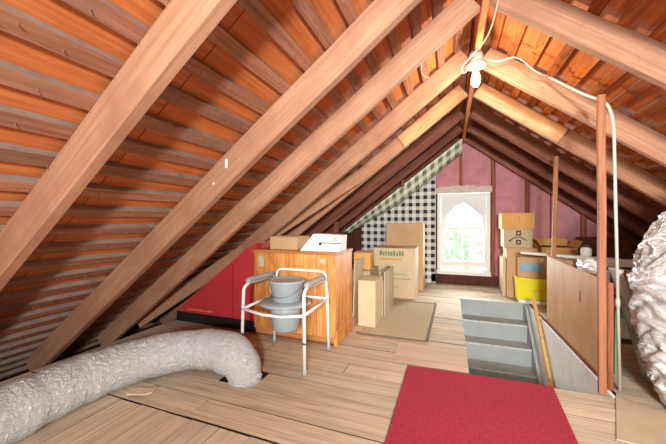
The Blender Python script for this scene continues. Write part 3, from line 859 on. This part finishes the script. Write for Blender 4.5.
# ------------------------------------------------------------------ cardboard left of the window
carton('cardboard_box', 'tall tan carton leaning by the gingham panel, behind the green printed one', -0.98, -0.40, 5.02, 5.42, 0, 1.07, 'kraft')
tk = carton('cardboard_box', 'large carton with green printed lettering standing at the mat', -1.07, -0.46, 4.46, 4.95, 0, 0.71, 'kraft3')
w_, d_ = 0.61, 0.49
xk = -0.20
for k in range(9):
    wd = R.uniform(0.018, 0.034)
    B('print_mark', xk, xk + wd, -d_ / 2 - 0.002, -d_ / 2, 0.60, 0.60 + R.choice((0.055, 0.07)), 'green_print', tk)
    xk += wd + 0.011
B('print_band', -0.22, 0.12, -d_ / 2 - 0.002, -d_ / 2, 0.535, 0.565, 'kraft2', tk)
for k in range(12):
    B('print_mark', -0.2 + R.uniform(0, 0.40), 0.0 + R.uniform(0.0, 0.25), -d_ / 2 - 0.0015, -d_ / 2, 0.12 + k * 0.03, 0.128 + k * 0.03, 'green_print' if k % 3 else 'pale_print', tk) if k % 2 else None
B('tape', w_ / 2 - 0.05, w_ / 2 + 0.001, -d_ / 2 - 0.002, -d_ / 2 + 0.02, 0.02, 0.70, 'kraft3', tk)
carton('cardboard_box', 'pale narrow carton standing at the near edge of the mat', -0.90, -0.715, 3.10, 3.42, 0.009, 0.485, 'kraft3')
fs = None
for k in range(5):
    x0 = -0.83 + k * 0.018
    fl = tag(B('flattened_carton', x0 + 0.05, x0 + 0.062, 3.48 + 0.02 * (k % 3), 4.05 + 0.03 * (k % 2), 0.009, 0.47 + 0.05 * ((k * 2) % 3) - 0.05, ['kraft', 'kraft_grey', 'kraft3'][k % 3]), '%s flattened carton on edge, %s sheet from the cedar cabinet side' % (['tan', 'grey tan', 'pale'][k % 3], ['nearest', 'second', 'middle', 'fourth', 'outermost'][k]), 'cardboard', 'flattened cartons on edge')
carton('cardboard_box', 'small orange brown carton on the pile right of the cedar cabinet', -1.14, -0.93, 3.70, 4.00, 0.502, 0.71, 'kraft2', 0.08)
carton('cardboard_box', 'grey tan carton underneath the small orange brown carton', -1.25, -0.90, 3.60, 4.08, 0, 0.50, 'kraft_grey', 0.0)
bm = beam_bm((-0.945, 3.05, 0.0), (-0.925, 3.07, 0.70), 0.012, 0.34, (0, 1, 0), 61, 8, 0.006, 0.003)
tag(obj('cardboard_sheet', bm, 'kraft_grey'), 'creased tan cardboard sheet upright against the cedar cabinet side', 'cardboard')

# ------------------------------------------------------------------ boxes right of the window
gname = 'cardboard_box'
carton(gname, 'big kraft carton at the bottom of the stack right of the window', 0.76, 1.14, 5.06, 5.42, 0.0, 0.715, 'kraft')
t = carton(gname, 'carton with a dark curved arrow print, second from the top of the stack', 0.73, 1.09, 5.10, 5.42, 0.716, 0.985, 'kraft_grey')
arc = [(-0.105 + 0.21 * k / 12, -0.1615, 0.105 + 0.05 * math.sin(math.pi * k / 12)) for k in range(13)]
T('curved_arrow_print', arc, 0.006, 'dark_print', t, 6)
B('arrow_tip_print', -0.115, -0.09, -0.1625, -0.16, 0.088, 0.112, 'dark_print', t)
for z0 in (0.045, 0.175):
    B('square_print', -0.025, 0.035, -0.1625, -0.16, z0, z0 + 0.07, 'dark_print', t)
    B('square_print', -0.01, 0.02, -0.1635, -0.1625, z0 + 0.02, z0 + 0.05, 'kraft_grey', t)
t = carton(gname, 'orange kraft carton on top of the stack by the window', 0.70, 1.11, 5.08, 5.40, 0.986, 1.215, 'kraft2')
for x0, x1, z0, z1 in ((-0.04, -0.02, 0.08, 0.19), (0.0, 0.025, 0.08, 0.19), (0.02, 0.17, 0.02, 0.028)):
    B('print_mark', x0, x1, -0.1625, -0.16, z0, z1, 'panel', t)
carton(gname, 'thin pale carton standing at the left side of the box stack', 0.715, 0.755, 5.10, 5.40, 0, 0.56, 'kraft3')
carton(gname, 'open kraft carton behind the plywood panel by the pink wall', 1.20, 1.62, 5.10, 5.50, 0.0, 0.74, 'kraft2', 0, 'open')
t = carton(gname, 'kraft carton with a blue label sitting behind the yellow bin', 0.87, 1.27, 4.912, 5.052, 0.0, 0.60, 'kraft')
B('blue_label', -0.17, 0.10, -0.0715, -0.07, 0.41, 0.52, 'bluetape', t)
yb_ = thing('yellow_bin', 'bright yellow plastic bin at the head of the stairs', 'bin', (1.04, 4.84, 0.047))
bm = bmesh.new(); hexa(bm, [(-0.20, -0.05, 0), (0.17, -0.05, 0), (0.17, 0.05, 0), (-0.20, 0.05, 0), (-0.215, -0.055, 0.29), (0.18, -0.055, 0.27), (0.18, 0.055, 0.27), (-0.215, 0.055, 0.29)]); obj('body', bm, 'yellow', yb_)
bm = bmesh.new(); hexa(bm, [(-0.222, -0.06, 0.275), (0.186, -0.06, 0.255), (0.186, 0.058, 0.255), (-0.222, 0.058, 0.275), (-0.222, -0.06, 0.294), (0.186, -0.06, 0.274), (0.186, 0.058, 0.274), (-0.222, 0.058, 0.294)]); obj('rim', bm, 'yellow', yb_)
B('print_line', -0.02, 0.09, -0.0555, -0.05, 0.12, 0.13, 'kraft2', yb_)
wt = thing('white_tray', 'white tray on the floor under the yellow bin', 'tray', (1.06, 4.84, 0))
B('base', -0.20, 0.19, -0.075, 0.07, 0.001, 0.012, 'white', wt); B('lip', -0.20, 0.19, -0.075, -0.065, 0.012, 0.042, 'white', wt); B('lip', -0.20, 0.19, 0.06, 0.07, 0.012, 0.042, 'white', wt)

sb = thing('white_shelf_board', 'long white board lying across the boxes behind the plywood panel', 'board', (1.25, 4.30, 0.66))
obj('board', beam_bm((-0.38, 0.28, 0.02), (0.38, -0.26, 0.02), 0.12, 0.03, (0, 0, 1), 2, 4, 0.001), 'white', sb)
carton(gname, 'kraft carton standing just behind the plywood panel under the white board', 1.14, 1.62, 3.95, 4.42, 0.0, 0.678, 'kraft', 0.0)
jr = thing('white_jar', 'small white jar with dark lid on the white board', 'jar', (1.40, 4.18, 0.711))
bm = bmesh.new(); lathe(bm, [(0.045, 0), (0.05, 0.01), (0.05, 0.08), (0.035, 0.10)], 16); obj('jar', bm, 'white', jr, True)
bm = bmesh.new(); lathe(bm, [(0.034, 0.1), (0.036, 0.125), (0.02, 0.13)], 16); obj('lid', bm, 'dark_print', jr, True)

# plastic bag slumped over the panel top
bm = bmesh.new()
bmesh.ops.create_icosphere(bm, subdivisions=4, radius=1.0)
for v in bm.verts:
    q = v.co.copy()
    f = 1 + 0.35 * noise.noise(q * 2.3) + 0.15 * noise.noise(q * 6)
    v.co = Vector((q.x * 0.045 * f, q.y * 0.20 * f, q.z * 0.05 * f))
o = tag(obj('plastic_bag', bm, 'bag', None, True), 'crumpled white plastic bag over the top edge of the plywood panel', 'bag')
o.location = (1.02, 2.98, 0.752)
o.rotation_euler = (0.0, 0, 0)
# low white bookshelf and books
bs = thing('low_shelf', 'low white shelf unit with books behind the white conduit', 'shelf', (1.60, 3.62, 0))
B('top', -0.42, 0.42, -0.12, 0.12, 0.69, 0.735, 'white', bs); B('shelf', -0.40, 0.40, -0.12, 0.12, 0.44, 0.465, 'kraft2', bs); B('shelf', -0.40, 0.40, -0.12, 0.12, 0.05, 0.075, 'white', bs)
for s in (-1, 1): B('side', s * 0.41 - 0.01, s * 0.41 + 0.01, -0.12, 0.12, 0.0, 0.689, 'white', bs)
x = 1.215
bcols = [('orange brown', 'kraft2'), ('black', 'black'), ('white', 'paper'), ('dark brown', 'rafter_dk'), ('red', 'red'), ('tan', 'kraft'), ('black', 'black'), ('orange brown', 'panel'), ('white', 'paper'), ('dark brown', 'card_dark')]
for k, (cn, mk) in enumerate(bcols):
    w = R.uniform(0.032, 0.055); h = R.uniform(0.15, 0.20)
    bk = thing('book', '%s book, number %s from the left on the white shelf' % (cn, ['one', 'two', 'three', 'four', 'five', 'six', 'seven', 'eight', 'nine', 'ten'][k]), 'book', (x + w / 2, 3.58, 0.4655), 0, 'books on the white shelf')
    B('cover', -w / 2, w / 2, -0.07, 0.07, 0, h, mk, bk, 0.002); B('pages', -w / 2 + 0.004, w / 2 - 0.004, -0.066, 0.068, h, h + 0.001, 'paper', bk)
    x += w + 0.006
bb = carton('storage_box', 'pale blue white storage box on the bottom of the white shelf', 1.24, 1.62, 3.52, 3.72, 0.0755, 0.40, 'white', 0)
B('label', -0.08, 0.05, -0.1025, -0.1, 0.15, 0.25, 'bluetape', bb)

# leaning white frame and green plastic
wf = thing('leaning_board', 'narrow white board leaning behind the conduit pipe', 'board', (1.275, 2.78, 0))
def lean(name, y0, y1, z0, z1, off, th, mat):
    bm = bmesh.new()
    f = lambda z: -0.25 * z + off
    hexa(bm, [(f(z0), y0, z0), (f(z0) + th, y0, z0), (f(z0) + th, y1, z0), (f(z0), y1, z0), (f(z1), y0, z1), (f(z1) + th, y0, z1), (f(z1) + th, y1, z1), (f(z1), y1, z1)])
    return obj(name, bm, mat, wf)
lean('board', -0.06, 0.05, 0.006, 0.74, 0, 0.03, 'white')
lean('cap_strip', -0.066, 0.056, 0.7405, 0.76, -0.004, 0.04, 'white')
lean('batten_strip', -0.066, -0.061, 0.01, 0.735, 0.002, 0.026, 'nosing')
gp2 = tag(B('green_sheet', 1.10, 1.112, 2.78, 3.3, 0.002, 0.46, 'green_glass'), 'green plastic sheet between the plywood panel and the leaning white board', 'sheet')

# ------------------------------------------------------------------ foil wrapped bundle at the right
bm = bmesh.new()
nz, na = 120, 150
prof = [(0.0, 0.27), (0.08, 0.31), (0.2, 0.345), (0.4, 0.375), (0.62, 0.40), (0.8, 0.395), (1.0, 0.33), (1.18, 0.235), (1.3, 0.13), (1.36, 0.02)]
def pr(z):
    for (a, ra), (b, rb_) in zip(prof, prof[1:]):
        if a <= z <= b: return ra + (rb_ - ra) * (z - a) / (b - a)
    return 0.02
rings = []
for i in range(nz + 1):
    z = 1.36 * i / nz
    ring = []
    for k in range(na):
        a = 2 * math.pi * k / na
        c = Vector((math.cos(a), math.sin(a), 0))
        q = Vector((c.x * 0.9, c.y * 0.9, z * 5.0 + 1.3 * c.x + 0.6 * c.y))
        q += Vector((0, 0, 0.5 * noise.noise(Vector((c.x * 2, c.y * 2, z * 3)))))
        rd = lambda v: 1 - 2 * abs(noise.noise(v))
        fold = 0.036 * (rd(q * 1.5) - 0.4) + 0.030 * (rd(q * 3.3 + Vector((5, 1, 2))) - 0.4) + 0.013 * (rd(q * 7.1) - 0.4)
        r = max(0.01, pr(z) + fold * min(1, (1.36 - z) * 5) * min(1, 0.3 + z * 5))
        ring.append(bm.verts.new((c.x * r, c.y * r * 0.9, z + 0.004)))
    rings.append(ring)
for i in range(nz):
    for k in range(na):
        k2 = (k + 1) % na
        bm.faces.new((rings[i][k], rings[i][k2], rings[i + 1][k2], rings[i + 1][k]))
bm.faces.new(rings[0][::-1]); bm.faces.new(rings[-1])
o = tag(obj('foil_bundle', bm, 'foil_wrap', None, True), 'tall crumpled silver foil wrapped bundle at the right edge', 'bundle')
o.location = (1.455, 2.36, 0)
